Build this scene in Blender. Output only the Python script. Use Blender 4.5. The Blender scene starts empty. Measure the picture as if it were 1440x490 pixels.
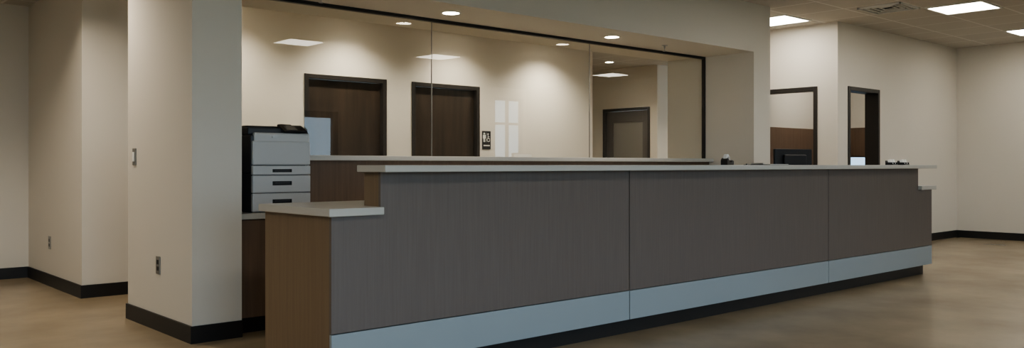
import bpy, bmesh, math, random
from mathutils import Vector, Matrix
random.seed(4)
scene = bpy.context.scene
scene.view_settings.look = 'AgX - Medium High Contrast'

# ------------------------------------------------------------------ materials
def new_mat(name):
    m = bpy.data.materials.new(name); m.use_nodes = True
    nt = m.node_tree
    return m, nt, nt.nodes["Principled BSDF"]

def simple(name, col, rough=0.5, metal=0.0, bump=0.0, bscale=200.0, var=0.0, spec=None):
    m, nt, b = new_mat(name)
    b.inputs["Base Color"].default_value = (*col, 1)
    b.inputs["Roughness"].default_value = rough
    b.inputs["Metallic"].default_value = metal
    if spec is not None: b.inputs["Specular IOR Level"].default_value = spec
    tc = nt.nodes.new("ShaderNodeTexCoord")
    n = nt.nodes.new("ShaderNodeTexNoise"); n.inputs["Scale"].default_value = bscale
    nt.links.new(tc.outputs["Object"], n.inputs["Vector"])
    if bump > 0:
        bp = nt.nodes.new("ShaderNodeBump"); bp.inputs["Strength"].default_value = bump
        bp.inputs["Distance"].default_value = 0.002
        nt.links.new(n.outputs["Fac"], bp.inputs["Height"])
        nt.links.new(bp.outputs["Normal"], b.inputs["Normal"])
    if var > 0:
        n2 = nt.nodes.new("ShaderNodeTexNoise"); n2.inputs["Scale"].default_value = 2.5
        nt.links.new(tc.outputs["Object"], n2.inputs["Vector"])
        r = nt.nodes.new("ShaderNodeValToRGB")
        r.color_ramp.elements[0].color = (*[c*(1-var) for c in col], 1)
        r.color_ramp.elements[1].color = (*[min(1, c*(1+var)) for c in col], 1)
        nt.links.new(n2.outputs["Fac"], r.inputs["Fac"])
        nt.links.new(r.outputs["Color"], b.inputs["Base Color"])
    return m

def wood(name, c0, c1, rough=0.45, stretch=(45, 45, 1.5), contrast=(0.3, 0.7)):
    m, nt, b = new_mat(name)
    tc = nt.nodes.new("ShaderNodeTexCoord")
    mp = nt.nodes.new("ShaderNodeMapping"); mp.inputs["Scale"].default_value = stretch
    n = nt.nodes.new("ShaderNodeTexNoise"); n.inputs["Scale"].default_value = 1.0
    n.inputs["Detail"].default_value = 5; n.inputs["Roughness"].default_value = 0.65
    nt.links.new(tc.outputs["Object"], mp.inputs["Vector"]); nt.links.new(mp.outputs["Vector"], n.inputs["Vector"])
    r = nt.nodes.new("ShaderNodeValToRGB")
    r.color_ramp.elements[0].position = contrast[0]; r.color_ramp.elements[0].color = (*c0, 1)
    r.color_ramp.elements[1].position = contrast[1]; r.color_ramp.elements[1].color = (*c1, 1)
    nt.links.new(n.outputs["Fac"], r.inputs["Fac"]); nt.links.new(r.outputs["Color"], b.inputs["Base Color"])
    b.inputs["Roughness"].default_value = rough
    bp = nt.nodes.new("ShaderNodeBump"); bp.inputs["Strength"].default_value = 0.06; bp.inputs["Distance"].default_value = 0.001
    nt.links.new(n.outputs["Fac"], bp.inputs["Height"]); nt.links.new(bp.outputs["Normal"], b.inputs["Normal"])
    return m

def emis(name, col, s):
    m, nt, b = new_mat(name)
    b.inputs["Base Color"].default_value = (0.8, 0.8, 0.8, 1)
    b.inputs["Emission Color"].default_value = (*col, 1)
    b.inputs["Emission Strength"].default_value = s
    return m

def glass_mat(name, gain=1.0, tint=(0.97, 0.985, 0.98)):
    m = bpy.data.materials.new(name); m.use_nodes = True; nt = m.node_tree; nt.nodes.clear()
    out = nt.nodes.new("ShaderNodeOutputMaterial"); mix = nt.nodes.new("ShaderNodeMixShader")
    tr = nt.nodes.new("ShaderNodeBsdfTransparent"); tr.inputs["Color"].default_value = (*tint, 1)
    gl = nt.nodes.new("ShaderNodeBsdfGlossy"); gl.inputs["Roughness"].default_value = 0.0
    lw = nt.nodes.new("ShaderNodeFresnel"); lw.inputs["IOR"].default_value = 1.5
    geo = nt.nodes.new("ShaderNodeNewGeometry")
    mu = nt.nodes.new("ShaderNodeMath"); mu.operation = 'MULTIPLY'; mu.inputs[1].default_value = gain
    inv = nt.nodes.new("ShaderNodeMath"); inv.operation = 'SUBTRACT'; inv.inputs[0].default_value = 1.0
    m2 = nt.nodes.new("ShaderNodeMath"); m2.operation = 'MULTIPLY'; m2.use_clamp = True
    nt.links.new(lw.outputs[0], mu.inputs[0]); nt.links.new(geo.outputs["Backfacing"], inv.inputs[1])
    nt.links.new(mu.outputs[0], m2.inputs[0]); nt.links.new(inv.outputs[0], m2.inputs[1])
    nt.links.new(m2.outputs[0], mix.inputs[0]); nt.links.new(tr.outputs[0], mix.inputs[1]); nt.links.new(gl.outputs[0], mix.inputs[2])
    nt.links.new(mix.outputs[0], out.inputs[0])
    return m

M = {}
M['wall'] = simple("wall_paint", (0.69, 0.645, 0.575), 0.75, bump=0.12, bscale=250)
M['base'] = simple("rubber_base", (0.018, 0.017, 0.017), 0.45)
M['front'] = wood("laminate_greybrown", (0.138, 0.114, 0.102), (0.162, 0.135, 0.121), 0.45, (90, 90, 2.5))
M['end'] = wood("laminate_warm_lit", (0.20, 0.140, 0.085), (0.25, 0.175, 0.110), 0.5, (60, 60, 2.0))  # warm light on the counter ends is put into this browner colour
M['panel'] = wood("laminate_backpanel", (0.14, 0.092, 0.063), (0.19, 0.125, 0.085), 0.5, (50, 50, 2.0))
M['band'] = simple("laminate_silver", (0.31, 0.355, 0.38), 0.35, var=0.03)
M['slab'] = simple("solid_surface", (0.50, 0.485, 0.45), 0.3, var=0.04)
M['gap'] = simple("reveal_black", (0.01, 0.01, 0.01), 0.8)
M['door'] = wood("door_veneer", (0.022, 0.016, 0.012), (0.066, 0.046, 0.032), 0.4, (9, 9, 0.8), (0.3, 0.75))
M['frame'] = simple("door_frame_paint", (0.028, 0.025, 0.023), 0.4)
M['gdoor'] = simple("grey_door_paint", (0.10, 0.092, 0.085), 0.5)
M['glite'] = simple("lite_obscure", (0.24, 0.23, 0.21), 0.15)
M['black'] = simple("black_plastic", (0.015, 0.015, 0.017), 0.4)
M['dgrey'] = simple("charcoal_plastic", (0.05, 0.052, 0.06), 0.45)
M['white'] = simple("printer_white", (0.56, 0.56, 0.56), 0.4)
M['paper'] = simple("paper", (0.85, 0.84, 0.8), 0.8)
M['steel'] = simple("brushed_steel", (0.55, 0.55, 0.55), 0.3, 1.0)
M['plate'] = simple("wall_plate", (0.30, 0.29, 0.27), 0.35, 0.6)
M['trimw'] = simple("white_trim", (0.75, 0.73, 0.68), 0.5)
M['alu'] = simple("bronze_aluminium", (0.05, 0.047, 0.045), 0.4, 0.5)
M['troffer'] = emis("troffer_lens", (1.0, 0.95, 0.85), 18.0)
M['can'] = emis("downlight_lens", (1.0, 0.88, 0.70), 40.0)
M['screen'] = emis("screen_blue", (0.35, 0.6, 0.85), 1.5)
M['glass'] = glass_mat("partition_glass", 1.3)
M['wglass'] = glass_mat("window_glass", 1.0)
M['bark'] = simple("bark", (0.06, 0.04, 0.03), 0.9)
M['leaf'] = simple("foliage", (0.02, 0.045, 0.015), 0.9, bump=0.5, bscale=8)
M['grass'] = simple("grass", (0.06, 0.10, 0.03), 0.95, var=0.3)

# floor : polished stained concrete
m, nt, b = new_mat("stained_concrete")
tc = nt.nodes.new("ShaderNodeTexCoord")
n1 = nt.nodes.new("ShaderNodeTexNoise"); n1.inputs["Scale"].default_value = 1.5; n1.inputs["Detail"].default_value = 6; n1.inputs["Roughness"].default_value = 0.55
nt.links.new(tc.outputs["Object"], n1.inputs["Vector"])
r = nt.nodes.new("ShaderNodeValToRGB")
r.color_ramp.elements[0].position = 0.28; r.color_ramp.elements[0].color = (0.255, 0.200, 0.130, 1)
r.color_ramp.elements[1].position = 0.72; r.color_ramp.elements[1].color = (0.375, 0.300, 0.205, 1)
nt.links.new(n1.outputs["Fac"], r.inputs["Fac"]); nt.links.new(r.outputs["Color"], b.inputs["Base Color"])
b.inputs["Roughness"].default_value = 0.27
M['floor'] = m

# ceiling tiles
m, nt, b = new_mat("ceiling_tile")
tc = nt.nodes.new("ShaderNodeTexCoord")
mp = nt.nodes.new("ShaderNodeMapping"); mp.inputs["Location"].default_value = (-9.73 + 0.61*16, -3.42 + 0.61*6, 0)
br = nt.nodes.new("ShaderNodeTexBrick"); br.offset = 0.0; br.squash = 1.0
br.inputs["Color1"].default_value = (0.56, 0.53, 0.48, 1); br.inputs["Color2"].default_value = (0.52, 0.49, 0.45, 1)
br.inputs["Mortar"].default_value = (0.72, 0.70, 0.66, 1)
br.inputs["Scale"].default_value = 1.0; br.inputs["Mortar Size"].default_value = 0.012
br.inputs["Brick Width"].default_value = 0.61; br.inputs["Row Height"].default_value = 0.61
nt.links.new(tc.outputs["Object"], mp.inputs["Vector"]); nt.links.new(mp.outputs["Vector"], br.inputs["Vector"])
nt.links.new(br.outputs["Color"], b.inputs["Base Color"]); b.inputs["Roughness"].default_value = 0.9
M['ceil'] = m

# ------------------------------------------------------------------ builder
class Obj:
    def __init__(self, name, loc=(0, 0, 0), rotz=0.0):
        self.name = name; self.bm = bmesh.new(); self.mats = []; self.loc = loc; self.rotz = rotz
    def _mi(self, k):
        if k not in self.mats: self.mats.append(k)
        return self.mats.index(k)
    def _merge(self, bm, k, smooth=False):
        i = self._mi(k)
        for f in bm.faces: f.material_index = i; f.smooth = smooth
        me = bpy.data.meshes.new("tmp"); bm.to_mesh(me); bm.free()
        self.bm.from_mesh(me); bpy.data.meshes.remove(me)
    def box(self, x0, x1, y0, y1, z0, z1, k, bev=0.0, seg=2, mat=None):
        bm = bmesh.new(); bmesh.ops.create_cube(bm, size=1)
        for v in bm.verts:
            v.co = Vector(((x0+x1)/2 + v.co.x*(x1-x0), (y0+y1)/2 + v.co.y*(y1-y0), (z0+z1)/2 + v.co.z*(z1-z0)))
        if bev > 0:
            bmesh.ops.bevel(bm, geom=bm.edges[:], offset=bev, segments=seg, profile=0.5, affect='EDGES')
        if mat is not None: bmesh.ops.transform(bm, matrix=mat, verts=bm.verts)
        self._merge(bm, k); return self
    def cyl(self, c, r, h, k, axis='Z', r2=None, seg=24, mat=None):
        bm = bmesh.new()
        bmesh.ops.create_cone(bm, cap_ends=True, segments=seg, radius1=r, radius2=r if r2 is None else r2, depth=h)
        R = {'Z': Matrix(), 'X': Matrix.Rotation(math.pi/2, 4, 'Y'), 'Y': Matrix.Rotation(math.pi/2, 4, 'X')}[axis]
        bmesh.ops.transform(bm, matrix=Matrix.Translation(c) @ R, verts=bm.verts)
        if mat is not None: bmesh.ops.transform(bm, matrix=mat, verts=bm.verts)
        i = self._mi(k)
        for f in bm.faces: f.material_index = i; f.smooth = len(f.verts) == 4
        me = bpy.data.meshes.new("tmp"); bm.to_mesh(me); bm.free(); self.bm.from_mesh(me); bpy.data.meshes.remove(me)
        return self
    def sph(self, c, r, k, sub=3, scale=(1, 1, 1), noise=0.0):
        bm = bmesh.new(); bmesh.ops.create_icosphere(bm, subdivisions=sub, radius=r)
        for v in bm.verts:
            f = 1 + random.uniform(-noise, noise)
            v.co = Vector((v.co.x*scale[0]*f + c[0], v.co.y*scale[1]*f + c[1], v.co.z*scale[2]*f + c[2]))
        self._merge(bm, k, True); return self
    def ring(self, c, r, w, h, k, seg=32, axis='Z'):
        bm = bmesh.new(); vs = []
        for i in range(seg):
            a = 2*math.pi*i/seg; row = []
            for rr, zz in ((r, 0), (r, h), (r-w, h), (r-w, 0)):
                p = (rr*math.cos(a), rr*math.sin(a), zz)
                if axis == 'Y': p = (p[0], p[2], p[1])
                row.append(bm.verts.new((c[0]+p[0], c[1]+p[1], c[2]+p[2])))
            vs.append(row)
        for i in range(seg):
            A, B = vs[i], vs[(i+1) % seg]
            for j in range(4): bm.faces.new((A[j], B[j], B[(j+1) % 4], A[(j+1) % 4]))
        bmesh.ops.recalc_face_normals(bm, faces=bm.faces)
        self._merge(bm, k); return self
    def poly(self, pts, y0, y1, k):
        bm = bmesh.new()
        a = [bm.verts.new((p[0], y0, p[1])) for p in pts]; c = [bm.verts.new((p[0], y1, p[1])) for p in pts]
        bm.faces.new(a); bm.faces.new(c[::-1]); n = len(pts)
        for i in range(n): bm.faces.new((a[i], a[(i+1) % n], c[(i+1) % n], c[i]))
        bmesh.ops.recalc_face_normals(bm, faces=bm.faces)
        self._merge(bm, k); return self
    def done(self):
        me = bpy.data.meshes.new(self.name); self.bm.to_mesh(me); self.bm.free()
        for k in self.mats: me.materials.append(M[k])
        o = bpy.data.objects.new(self.name, me); scene.collection.objects.link(o)
        o.location = self.loc; o.rotation_euler = (0, 0, self.rotz)
        return o

CH = 2.82
def wall_x(name, x0, x1, y0, y1, openings=(), zt=CH, k='wall'):
    o = Obj(name); cur = x0
    for a0, a1, z0, z1 in sorted(openings):
        if a0 > cur: o.box(cur, a0, y0, y1, 0, zt, k)
        if z0 > 0: o.box(a0, a1, y0, y1, 0, z0, k)
        if z1 < zt: o.box(a0, a1, y0, y1, z1, zt, k)
        cur = a1
    if cur < x1: o.box(cur, x1, y0, y1, 0, zt, k)
    return o.done()
def wall_y(name, x0, x1, y0, y1, openings=(), zt=CH, k='wall'):
    o = Obj(name); cur = y0
    for a0, a1, z0, z1 in sorted(openings):
        if a0 > cur: o.box(x0, x1, cur, a0, 0, zt, k)
        if z0 > 0: o.box(x0, x1, a0, a1, 0, z0, k)
        if z1 < zt: o.box(x0, x1, a0, a1, z1, zt, k)
        cur = a1
    if cur < y1: o.box(x0, x1, cur, y1, 0, zt, k)
    return o.done()

# ------------------------------------------------------------------ shell
Obj("floor").box(-3.15, 14.4, -3.15, 11.7, -0.1, 0, 'floor').done()
Obj("ceiling").box(-3.15, 14.4, -3.15, 11.7, CH, CH+0.1, 'ceil').done()
Obj("ceiling_hall").box(-3.0, 2.03, 6.9, 9.21, 2.60, CH, 'ceil').done()

# partition wall with the glazed opening
PX0, PX1, PY0, PY1, HZ = 2.324, 8.096, 5.133, 6.29, 2.30
Obj("wall_partition_west").box(2.01, PX0, PY0, PY1, 0, CH, 'wall').done()
Obj("wall_partition_east").box(PX1, 8.418, PY0, PY1, 0, CH, 'wall').done()
Obj("wall_partition_header").box(PX0, PX1, PY0, PY1, HZ, CH, 'wall').done()
bb = Obj("baseboard_partition")
t = 0.012; bh = 0.105
bb.box(2.01-t, PX0, PY0-t, PY0, 0, bh, 'base'); bb.box(2.01-t, 2.01, PY0, PY1+t, 0, bh, 'base')
bb.box(2.01, PX0, PY1, PY1+t, 0, bh, 'base')
bb.box(PX1, 8.418+t, PY0-t, PY0, 0, bh, 'base'); bb.box(8.418, 8.418+t, PY0, PY1, 0, bh, 'base')
bb.done()

# hall block on the left
Obj("wall_hall").box(2.03, 3.3, 7.47, 9.36, 0, CH, 'wall').done()
wall_x("wall_hall_end", -3.0, 2.03, 9.21, 9.36)
bb = Obj("baseboard_hall")
bb.box(2.03-t, 3.3, 7.47-t, 7.47, 0, bh, 'base'); bb.box(2.03-t, 2.03, 7.47, 9.21-t, 0, bh, 'base')
bb.box(-3.0, 2.03-t, 9.21-t, 9.21, 0, bh, 'base'); bb.done()

wall_y("wall_west", -3.15, -3.0, -3.15, 9.36)
wins = [(-2.6, -0.2, 0.3, 2.6), (0.2, 2.6, 0.3, 2.6), (3.0, 5.5, 0.3, 2.6), (7.70, 8.55, 0.0, 2.1), (12.5, 13.38, 0.3, 2.6)]
wall_x("wall_south", -3.0, 13.48, -3.15, -3.0, wins)
for i, (a0, a1, z0, z1) in enumerate(wins):
    if i == 3:
        o = Obj("door_1"); f = 0.12
    else:
        o = Obj("window_%d" % (i + 1)); f = 0.05
    o.box(a0, a0+f, -3.12, -3.03, z0, z1, 'alu'); o.box(a1-f, a1, -3.12, -3.03, z0, z1, 'alu')
    o.box(a0+f, a1-f, -3.12, -3.03, z1-max(f, .06), z1, 'alu'); o.box(a0+f, a1-f, -3.12, -3.03, z0, z0+(0.25 if i == 3 else f), 'alu')
    if i == 3:
        o.box(a0+f, a1-f, -3.10, -3.05, 0.98, 1.04, 'alu'); o.cyl((a0+0.08, -2.97, 1.05), 0.012, 0.4, 'steel')
        o.box(a0+0.07, a0+0.09, -3.03, -2.97, 0.87, 0.89, 'steel'); o.box(a0+0.07, a0+0.09, -3.03, -2.97, 1.21, 1.23, 'steel')
    else:
        xm = (a0+a1)/2
        o.box(xm-0.025, xm+0.025, -3.11, -3.04, z0+f, z1-f, 'alu')
        o.box(a0+f, a1-f, -3.11, -3.04, 1.99, 2.04, 'alu')
    o.box(a0+f, a1-f, -3.078, -3.072, z0+f, z1-f, 'wglass')
    o.done()

OX = 9.865; OY = 5.097
wall_y("wall_east", 13.48, 13.63, -3.15, 7.05)
wall_x("wall_office", OX, 13.48, OY, OY+0.15, [(10.115, 10.954, 0, 2.05)])
wall_y("wall_office_side", OX, OX+0.15, OY+0.15, 6.9, [(5.36, 6.40, 0, 2.05)])
wall_x("wall_office_rear", OX, 13.48, 6.9, 7.05)
bb = Obj("baseboard_east")
bb.box(13.48-t, 13.48, -3.0, OY-t, 0, bh, 'base'); bb.box(10.954, 13.48, OY-t, OY, 0, bh, 'base')
bb.box(OX-t, 10.115, OY-t, OY, 0, bh, 'base'); bb.box(OX-t, OX, OY, 5.36, 0, bh, 'base'); bb.box(OX-t, OX, 6.40, 7.05, 0, bh, 'base')
bb.done()
D1 = (4.64, 5.72); D2 = (6.09, 7.166); BY = 8.64
wall_x("wall_north", 3.3, 9.34, BY, BY+0.15, [(D1[0], D1[1], 0, 2.10), (D2[0], D2[1], 0, 2.10)])
wall_y("wall_corridor", 9.19, 9.34, BY+0.15, 11.5)
wall_x("wall_corridor_end", 9.19, 11.95, 11.5, 11.65)
wall_y("wall_corridor_east", 11.8, 11.95, 9.39, 11.5, [(9.55, 10.65, 0, 2.10)])
wall_x("wall_north_east", 11.95, 14.2, 9.39, 9.54)
wall_y("wall_back_east", 14.2, 14.35, 7.05, 9.54)
bb = Obj("baseboard_north")
for a, b_ in ((3.3, D1[0]), (D1[1], D2[0]), (D2[1], 9.34+t)): bb.box(a, b_, BY-t, BY, 0, bh, 'base')
bb.done()

def frame_x(o, a0, a1, z1, y0, y1, w=0.05):
    o.box(a0, a0+w, y0, y1, 0, z1, 'frame', 0.003); o.box(a1-w, a1, y0, y1, 0, z1, 'frame', 0.003)
    o.box(a0+w, a1-w, y0, y1, z1-w, z1, 'frame', 0.003)
def frame_y(o, a0, a1, z1, x0, x1, w=0.05):
    o.box(x0, x1, a0, a0+w, 0, z1, 'frame', 0.003); o.box(x0, x1, a1-w, a1, 0, z1, 'frame', 0.003)
    o.box(x0, x1, a0+w, a1-w, z1-w, z1, 'frame', 0.003)
for n, (a0, a1) in enumerate((D1, D2)):
    o = Obj("door_%d" % (n+2))
    frame_x(o, a0, a1, 2.10, BY-0.015, BY+0.165)
    o.box(a0+0.053, a1-0.053, BY+0.05, BY+0.095, 0.008, 2.047, 'door', 0.002)
    hx = a1-0.12 if n == 0 else a0+0.12
    o.cyl((hx, BY+0.04, 1.0), 0.027, 0.02, 'steel', 'Y'); o.cyl((hx, BY+0.015, 1.0), 0.009, 0.05, 'steel', 'Y')
    s = -1 if n == 0 else 1
    o.box(min(hx, hx+s*0.12), max(hx, hx+s*0.12), BY-0.012, BY+0.002, 0.99, 1.01, 'steel', 0.003)
    o.done()
o = Obj("door_4"); frame_y(o, 9.55, 10.65, 2.10, 11.785, 11.965)
yy0, yy1 = 9.603, 10.597; xd0, xd1 = 11.84, 11.885
o.box(xd0, xd1, yy0, yy0+0.15, 0.008, 2.047, 'gdoor', .002); o.box(xd0, xd1, yy1-0.15, yy1, 0.008, 2.047, 'gdoor', .002)
o.box(xd0, xd1, yy0+0.15, yy1-0.15, 1.85, 2.047, 'gdoor', .002); o.box(xd0, xd1, yy0+0.15, yy1-0.15, 0.008, 0.3, 'gdoor', .002)
o.box(xd0+0.018, xd0+0.026, yy0+0.15, yy1-0.15, 0.3, 1.85, 'glite')
o.cyl((xd0-0.03, yy0+0.08, 1.0), 0.012, 0.06, 'steel', 'X'); o.box(xd0-0.06, xd0-0.045, yy0+0.07, yy0+0.19, 0.99, 1.01, 'steel', .003)
o.done()
o = Obj("trim_1"); frame_x(o, 10.115, 10.954, 2.05, OY-0.015, OY+0.165); o.done()
o = Obj("trim_2"); frame_y(o, 5.36, 6.40, 2.05, OX-0.015, OX+0.165); o.done()

# ------------------------------------------------------------------ glass partition
o = Obj("glass_partition")
GY = 5.776
xs = [PX0+0.004, 4.274, 6.20, PX1-0.022]
for i in range(3):
    o.box(xs[i]+0.003, xs[i+1]-0.003, GY-0.005, GY+0.005, 1.150, HZ-0.03, 'glass')
o.box(PX0, PX1, GY-0.02, GY+0.02, HZ-0.026, HZ, 'black')
o.box(PX1-0.018, PX1, GY-0.02, GY+0.02, 1.150, HZ-0.026, 'black')
for x in xs[1:3]: o.box(x-0.003, x+0.003, GY-0.004, GY+0.004, 1.150, HZ-0.03, 'plate')
o.done()
o = Obj("knee_wall")
o.box(PX0, PX1, GY-0.07, GY+0.07, 0, 1.112, 'panel'); o.box(PX0, PX1, GY-0.13, GY+0.13, 1.112, 1.150, 'slab', 0.004)
o.done()
o = Obj("rear_work_counter")
RY0, RY1 = 5.19, GY-0.07
o.box(PX0+0.002, PX1-0.002, RY0-0.025, RY1, 0.732, 0.77, 'slab', 0.004)
o.box(PX0+0.002, PX1-0.002, RY0+0.05, RY1, 0.0, 0.10, 'base')
n = 8; dx = (PX1-PX0-0.004)/n
for i in range(n):
    a = PX0+0.002+i*dx
    o.box(a, a+dx, RY0+0.02, RY1, 0.10, 0.732, 'panel')
    o.box(a+0.002, a+dx-0.002, RY0, RY0+0.018, 0.104, 0.728, 'panel', 0.001)
    o.box(a+dx*0.35, a+dx*0.65, RY0-0.025, RY0-0.017, 0.66, 0.672, 'steel', 0.002)
    o.box(a+dx*0.36, a+dx*0.37, RY0-0.018, RY0, 0.662, 0.670, 'steel'); o.box(a+dx*0.63, a+dx*0.64, RY0-0.018, RY0, 0.662, 0.670, 'steel')
o.done()

# ------------------------------------------------------------------ reception counter
o = Obj("reception_counter")
FY = 3.543
XL, XR, RL, RR = 2.042, 8.749, 2.313, 8.437
S1, S2 = 4.172, 6.70
LT = 0.875; LB = 0.837; TT = 1.078; TB = 1.044; BZ = 0.282
g = 0.004
o.box(XL+0.02, XR-0.02, FY+0.018, FY+0.06, 0.10, LB, 'gap')
o.box(RL+0.02, RR-0.02, FY+0.018, FY+0.06, LB, TB, 'gap')
o.box(XL+0.06, XR-0.06, FY+0.06, FY+0.62, 0.0, 0.10, 'base')
cuts = [(XL, S1-g), (S1+g, S2-g), (S2+g, XR)]
for i, (a, b_) in enumerate(cuts):
    o.box(a, b_, FY, FY+0.018, BZ+0.004, LB, 'front')
    o.box(a, b_, FY-0.002, FY+0.018, 0.10, BZ-0.001, 'band', 0.001)
    o.box(RL if i == 0 else a, RR if i == 2 else b_, FY, FY+0.018, LB, TB, 'front')
for x0, x1, zz in ((XL, XL+0.02, 0.0), (XR-0.02, XR, 0.1)):
    o.box(x0, x1, FY+0.018, 4.225, zz, LB, 'end')
for x0, x1 in ((RL, RL+0.02), (RR-0.02, RR)):
    o.box(x0, x1, FY+0.018, 3.69, LT, TB, 'end')
o.box(RL+0.02, RR-0.02, 3.672, 3.69, LT, TB, 'panel')
o.box(XL-0.03, RL, FY-0.035, 4.245, LB, LT, 'slab', 0.004)
o.box(RR, XR+0.03, FY-0.035, 4.245, LB, LT, 'slab', 0.004)
o.box(RL, RR, FY+0.062, 4.245, LB, LT, 'slab', 0.004)
o.box(2.275, 8.63, FY-0.10, 3.70, TB, TT, 'slab', 0.004)
for x in (3.2, S1, 5.4, S2, 7.6):
    o.box(x-0.012, x+0.012, FY+0.08, 4.2, 0.0, LB, 'panel')
for x in (2.1, 4.4, 7.65):
    x = x+0.03
    o.box(x, x+0.4, 3.75, 4.2, 0.1, LB, 'panel')
    for k in range(3): o.box(x+0.004, x+0.396, 4.2, 4.216, 0.11+k*0.24, 0.34+k*0.24, 'panel', .001)
o.done()

# ------------------------------------------------------------------ printer
o = Obj("office_printer")
px0, px1, py0, py1 = 2.431, 2.850, 5.215, 5.640
z = 0.770
o.box(px0+.006, px1-.006, py0+.012, py1, z, 1.02, 'dgrey', 0.004)
o.box(px0, px1, py0+0.02, py1, 1.02, 1.275, 'dgrey', 0.012)
for a, b_ in ((0.776, 0.893), (0.897, 1.010), (1.014, 1.074)):
    o.box(px0+.004, px1-.002, py0, py0+0.03, a, b_, 'white', 0.006)
for a, b_ in ((0.776, 0.893), (0.897, 1.010)):
    zc = (a+b_)/2+0.005
    o.box(px0+.14, px1-.14, py0-0.0015, py0+0.01, zc-0.014, zc+0.014, 'black', 0.003)
    o.box(px0+.155, px1-.155, py0-0.004, py0+0.01, zc-0.003, zc+0.007, 'dgrey', 0.002)
o.box(px0+.14, px1-.14, py0-0.0015, py0+0.01, 1.030, 1.052, 'black', 0.003)
o.box(px0+.155, px1-.155, py0-0.004, py0+0.01, 1.036, 1.044, 'dgrey', 0.002)
o.box(px0+.004, px1-.002, py0, py0+0.03, 1.078, 1.235, 'white', 0.010)
o.box(px0+.02, px1-.002, py0+0.01, py0+0.05, 1.225, 1.290, 'white', 0.012)
o.box(px1-.04, px1, py0+0.02, py1-.1, 0.78, 1.27, 'white', 0.006)
o.box(px0+.14, px0+.20, py0-0.001, py0+0.005, 1.258, 1.268, 'steel')
o.box(px0-0.004, px1, py0+0.05, py1, 1.275, 1.325, 'dgrey', 0.010)
o.box(px0+.02, px1-.18, py0+0.12, py1-.05, 1.325, 1.338, 'black', 0.005)
R = Matrix.Translation((px1-0.11, py0+0.05, 1.318)) @ Matrix.Rotation(math.radians(25), 4, 'X')
o.box(-0.085, 0.085, -0.05, 0.05, -0.008, 0.010, 'black', 0.004, mat=R)
o.box(-0.06, 0.02, -0.035, 0.03, 0.010, 0.012, 'glite', 0, mat=R)
o.box(px1-.15, px1-.07, py0+0.14, py0+.2, 1.325, 1.355, 'black', 0.006)
o.done()

# ------------------------------------------------------------------ restroom sign
sx, sz, sy = 7.285, 1.41, BY
o = Obj("restroom_sign")
o.box(sx-0.072, sx+0.072, sy-0.008, sy, sz-0.125, sz+0.115, 'black', 0.002)
Y0, Y1 = sy-0.0100, sy-0.0078
def pict(cx, zb, s, skirt):
    o.cyl((cx, (Y0+Y1)/2, zb+0.105*s), 0.012*s, Y1-Y0, 'paper', 'Y')
    if skirt: o.poly([(cx-.010*s, zb+.088*s), (cx+.010*s, zb+.088*s), (cx+.024*s, zb+.035*s), (cx-.024*s, zb+.035*s)], Y0, Y1, 'paper')
    else: o.box(cx-.014*s, cx+.014*s, Y0, Y1, zb+.04*s, zb+.09*s, 'paper'); o.box(cx-.022*s, cx-.016*s, Y0, Y1, zb+.045*s, zb+.088*s, 'paper'); o.box(cx+.016*s, cx+.022*s, Y0, Y1, zb+.045*s, zb+.088*s, 'paper')
    o.box(cx-.011*s, cx-.002*s, Y0, Y1, zb, zb+.04*s, 'paper'); o.box(cx+.002*s, cx+.011*s, Y0, Y1, zb, zb+.04*s, 'paper')
pict(sx-0.042, sz-0.03, 1.05, False)
o.box(sx-0.013, sx-0.010, Y0, Y1, sz-0.03, sz+0.09, 'paper')
cx = sx+0.030
o.ring((cx, Y0, sz-0.002), 0.026, 0.007, Y1-Y0, 'paper', axis='Y')
o.cyl((cx-0.006, (Y0+Y1)/2, sz+0.075), 0.011, Y1-Y0, 'paper', 'Y'); o.box(cx-0.011, cx-0.002, Y0, Y1, sz+0.015, sz+0.065, 'paper')
o.box(cx-0.004, cx+0.018, Y0, Y1, sz+0.036, sz+0.044, 'paper'); o.box(cx-0.006, cx+0.022, Y0, Y1, sz+0.012, sz+0.020, 'paper'); o.box(cx+0.018, cx+0.025, Y0, Y1, sz-0.024, sz+0.018, 'paper')
for i in range(8): o.box(sx-0.052+i*0.0135, sx-0.043+i*0.0135, Y0, Y1, sz-0.085, sz-0.068, 'paper')
o.done()

# ------------------------------------------------------------------ switch & outlets
def plate_x(name, x, y, z, sw):
    o = Obj(name)
    o.box(x-0.006, x, y-0.035, y+0.035, z-0.058, z+0.058, 'plate', 0.002)
    if sw:
        o.box(x-0.012, x-0.006, y-0.016, y+0.016, z-0.033, z+0.033, 'paper', 0.002)
    else:
        for dz in (-0.021, 0.021):
            o.box(x-0.008, x-0.006, y-0.016, y+0.016, z+dz-0.014, z+dz+0.014, 'frame', 0.001)
            o.box(x-0.0085, x-0.008, y-0.008, y-0.005, z+dz-0.006, z+dz+0.006, 'black'); o.box(x-0.0085, x-0.008, y+0.005, y+0.008, z+dz-0.006, z+dz+0.006, 'black')
    o.done()
plate_x("light_switch", 2.01, 6.15, 1.135, True)
plate_x("wall_outlet", 2.01, 5.693, 0.425, False)
plate_x("wall_outlet.001", 2.03, 8.44, 0.385, False)

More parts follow.
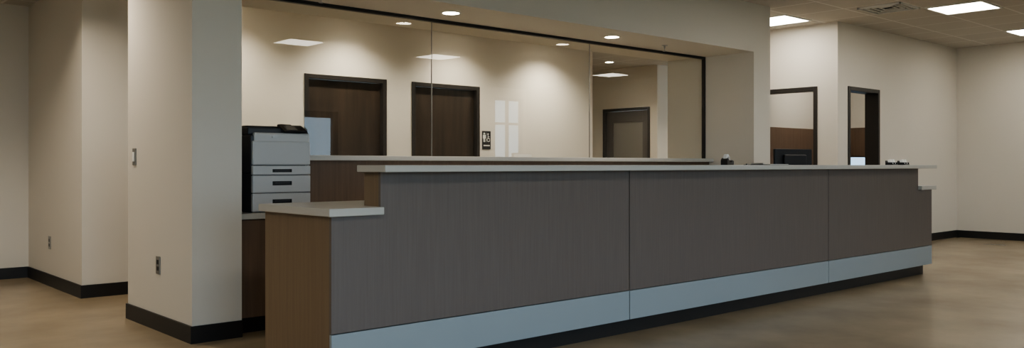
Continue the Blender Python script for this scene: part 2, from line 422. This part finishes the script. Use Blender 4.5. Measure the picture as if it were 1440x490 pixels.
# ------------------------------------------------------------------ ceiling fittings
def troffer(x, y, z=CH):
    o = Obj("ceiling_troffer")
    s = 0.30
    o.box(x-s, x+s, y-s, y-s+0.025, z-0.012, z, 'trimw'); o.box(x-s, x+s, y+s-0.025, y+s, z-0.012, z, 'trimw')
    o.box(x-s, x-s+0.025, y-s+0.025, y+s-0.025, z-0.012, z, 'trimw'); o.box(x+s-0.025, x+s, y-s+0.025, y+s-0.025, z-0.012, z, 'trimw')
    o.box(x-s+0.025, x+s-0.025, y-s+0.025, y+s-0.025, z-0.006, z, 'troffer')
    o.done()
for x, y in ((10.03, 3.72), (12.45, 3.72), (9.25, 5.56), (5.85, 0.5), (8.30, 0.5), (3.4, 0.5), (0.9, 0.5), (-1.5, 0.5), (7.6, 3.2), (-0.9, 5.2), (11.9, 6.1), (-0.9, 2.6), (12.45, 0.5)):
    troffer(x, y)

def spot(name, x, y, z, e, ang=120, col=(1.0, 0.89, 0.73), blend=0.8):
    l = bpy.data.lights.new(name, 'SPOT'); l.energy = e; l.spot_size = math.radians(ang); l.spot_blend = blend
    l.shadow_soft_size = 0.05; l.color = col
    ob = bpy.data.objects.new(name, l); scene.collection.objects.link(ob); ob.location = (x, y, z)
    return ob
def downlight(x, y, z, e, ang=120):
    o = Obj("recessed_downlight")
    o.ring((x, y, z-0.006), 0.085, 0.018, 0.006, 'trimw'); o.cyl((x, y, z-0.002), 0.066, 0.004, 'can')
    ob = o.done()
    s = spot("downlight_lamp", x, y, z-0.02, e, ang)
    s.parent = ob
for x in (4.217, 6.15): downlight(x, 5.44, HZ, 60)
for x, e in ((3.7, 85), (5.15, 110), (6.7, 95), (8.27, 140)): downlight(x, 8.12, CH, e, 130)
downlight(10.9, 8.2, CH, 130); downlight(10.9, 9.7, CH, 60); downlight(12.6, 8.2, CH, 70)
downlight(1.45, 6.6, CH, 120, 140); downlight(0.3, 8.0, 2.60, 35, 140)  # passage downlight is added out of view to brighten the hall block face

def sprinkler(x, y, z):
    o = Obj("fire_sprinkler")
    o.cyl((x, y, z-0.004), 0.03, 0.008, 'steel'); o.cyl((x, y, z-0.02), 0.009, 0.024, 'steel'); o.cyl((x, y, z-0.045), 0.003, 0.03, 'steel')
    o.cyl((x, y, z-0.06), 0.018, 0.003, 'steel', seg=12); o.done()
for x in (3.07, 6.99): sprinkler(x, 5.47, HZ)
o = Obj("air_vent"); vx, vy = 9.42, 4.28; s = 0.24
for a in range(4):
    q = s-0.055*a
    o.box(vx-q, vx+q, vy-q, vy-q+0.018, CH-0.02+0.004*a, CH, 'trimw'); o.box(vx-q, vx+q, vy+q-0.018, vy+q, CH-0.02+0.004*a, CH, 'trimw')
    o.box(vx-q, vx-q+0.018, vy-q, vy+q, CH-0.02+0.004*a, CH, 'trimw'); o.box(vx+q-0.018, vx+q, vy-q, vy+q, CH-0.02+0.004*a, CH, 'trimw')
o.box(vx-s+0.01, vx+s-0.01, vy-s+0.01, vy+s-0.01, CH-0.003, CH, 'gap'); o.done()

# ------------------------------------------------------------------ monitors
def monitor(x, y, z, rot, w=0.26, zb=0.12, zt=0.46):
    o = Obj("computer_monitor", (x, y, z), rot)
    o.box(-0.11, 0.11, -0.08, 0.08, 0, 0.012, 'black', .004); o.box(-0.025, 0.025, 0.008, 0.03, 0.01, (zb+zt)/2, 'black', .004)
    o.box(-w, w, -0.02, 0.008, zb, zt, 'black', .006); o.box(-w+.015, w-.015, -0.0215, -0.02, zb+.015, zt-.015, 'screen')
    o.box(-w*.6, w*.6, 0.006, 0.035, zb+0.05, zt-0.05, 'black', 0.012, 3)
    o.done()
monitor(6.92, 3.99, LT, math.radians(180-16), 0.215, 0.06, 0.345)
o = Obj("office_desk")
o.box(11.2, 13.4, 6.25, 6.86, 0.72, 0.75, 'slab', .003); o.box(11.2, 11.23, 6.28, 6.86, 0, 0.72, 'panel'); o.box(13.37, 13.4, 6.28, 6.86, 0, 0.72, 'panel')
o.box(11.23, 13.37, 6.78, 6.80, 0.25, 0.72, 'panel'); o.done()
o = Obj("wood_wall_panel")
o.box(11.0, 13.46, 6.87, 6.90, 0.76, 1.64, 'panel', .002); o.box(13.45, 13.48, 5.40, 6.86, 0.76, 1.68, 'panel', .002); o.done()
monitor(12.42, 6.5, 0.75, math.radians(-15)); monitor(13.0, 6.45, 0.75, math.radians(-30))

# ------------------------------------------------------------------ small counter items
def card_holder(x, y, z):
    o = Obj("business_card_holder", (x, y, z), math.radians(8))
    o.box(-0.075, 0.075, -0.035, 0.035, 0, 0.006, 'black', .002); o.box(-0.075, 0.075, 0.028, 0.035, 0.004, 0.04, 'black', .002)
    o.box(-0.075, -0.070, -0.03, 0.03, 0.004, 0.025, 'black'); o.box(0.070, 0.075, -0.03, 0.03, 0.004, 0.025, 'black')
    o.box(-0.003, 0.003, -0.03, 0.03, 0.004, 0.025, 'black')
    for s in (-0.037, 0.037):
        R = Matrix.Translation((s, 0.0, 0.026)) @ Matrix.Rotation(math.radians(-18), 4, 'X')
        o.box(-0.030, 0.030, -0.012, 0.012, -0.020, 0.024, 'paper', mat=R)
    o.done()
card_holder(7.95, 3.58, TT); card_holder(8.20, 3.58, TT)
o = Obj("clipboard", (5.82, 3.575, TT), math.radians(4))
o.box(-0.16, 0.16, -0.11, 0.11, 0, 0.004, 'black', .001); o.box(-0.145, 0.15, -0.10, 0.10, 0.004, 0.007, 'paper')
o.box(-0.158, -0.135, -0.05, 0.05, 0.004, 0.016, 'steel', .003); o.done()
o = Obj("pen", (5.52, 3.56, TT+0.005), math.radians(30)); o.cyl((0, 0, 0), 0.005, 0.13, 'black', 'X', seg=12); o.cyl((0.07, 0, 0), 0.005, 0.012, 'steel', 'X', r2=0.001, seg=12); o.done()
o = Obj("tape_dispenser", (5.36, 3.62, TT), math.radians(15))
o.poly([(-0.07, 0), (0.07, 0), (0.072, 0.03), (0.045, 0.034), (0.03, 0.02), (-0.01, 0.022), (-0.05, 0.05), (-0.07, 0.035)], -0.025, 0.025, 'black')
o.ring((-0.022, -0.012, 0.048), 0.032, 0.018, 0.024, 'paper', axis='Y'); o.cyl((-0.022, 0, 0.048), 0.014, 0.05, 'steel', 'Y')
o.box(0.058, 0.072, -0.02, 0.02, 0.028, 0.040, 'steel', .001); o.done()

# ------------------------------------------------------------------ outdoors
Obj("ground").box(-30, 45, -60, -3.2, -0.25, -0.12, 'grass').done()
def tree(x, y, h):
    o = Obj("tree"); o.cyl((x, y, h*0.25-0.15), 0.18, h*0.55, 'bark', r2=0.1)
    for k in range(9):
        a = random.uniform(0, 6.28); rr = random.uniform(0, h*0.22)
        o.sph((x+rr*math.cos(a), y+rr*math.sin(a), h*0.55+random.uniform(-.15, .3)*h), h*random.uniform(.16, .24), 'leaf', 3, (1, 1, .9), 0.06)
    o.done()
for x, y, h in ((6, -24, 3.2), (10.5, -26, 3.6), (13, -25, 2.6), (15.5, -25, 3.0), (17.8, -25, 2.7), (20, -27, 3.4), (24.5, -26, 2.9), (29, -28, 3.4), (1, -27, 3.4), (-6, -26, 3.2)):
    tree(x, y, h)

# ------------------------------------------------------------------ world
w = bpy.data.worlds.new("World"); scene.world = w; w.use_nodes = True
nt = w.node_tree; bg = nt.nodes["Background"]
tc = nt.nodes.new("ShaderNodeTexCoord"); sp = nt.nodes.new("ShaderNodeSeparateXYZ")
nt.links.new(tc.outputs["Generated"], sp.inputs[0])
rp = nt.nodes.new("ShaderNodeValToRGB")
rp.color_ramp.elements[0].position = 0.0; rp.color_ramp.elements[0].color = (0.60, 0.78, 0.95, 1)
rp.color_ramp.elements[1].position = 0.6; rp.color_ramp.elements[1].color = (0.40, 0.58, 0.85, 1)
nt.links.new(sp.outputs["Z"], rp.inputs[0]); nt.links.new(rp.outputs[0], bg.inputs[0])
bg.inputs[1].default_value = 6.5
for i, (a0, a1, z0, z1) in enumerate(wins):
    l = bpy.data.lights.new("window_portal", 'AREA'); l.shape = 'RECTANGLE'; l.size = a1-a0; l.size_y = z1-z0
    l.cycles.is_portal = True
    ob = bpy.data.objects.new("window_portal", l); scene.collection.objects.link(ob)
    ob.location = ((a0+a1)/2, -3.16, (z0+z1)/2); ob.rotation_euler = (math.radians(90), 0, 0)

# ------------------------------------------------------------------ camera
cd = bpy.data.cameras.new("camera"); cam = bpy.data.objects.new("camera", cd); scene.collection.objects.link(cam)
cam.location = (0, 0, 1.08); cam.rotation_euler = (math.radians(90), 0, math.radians(-41.86))
cd.sensor_fit = 'HORIZONTAL'; cd.sensor_width = 36; cd.lens = 1205*36/1440; cd.shift_y = -13/1440
cd.clip_start = 0.05; cd.clip_end = 200
scene.camera = cam
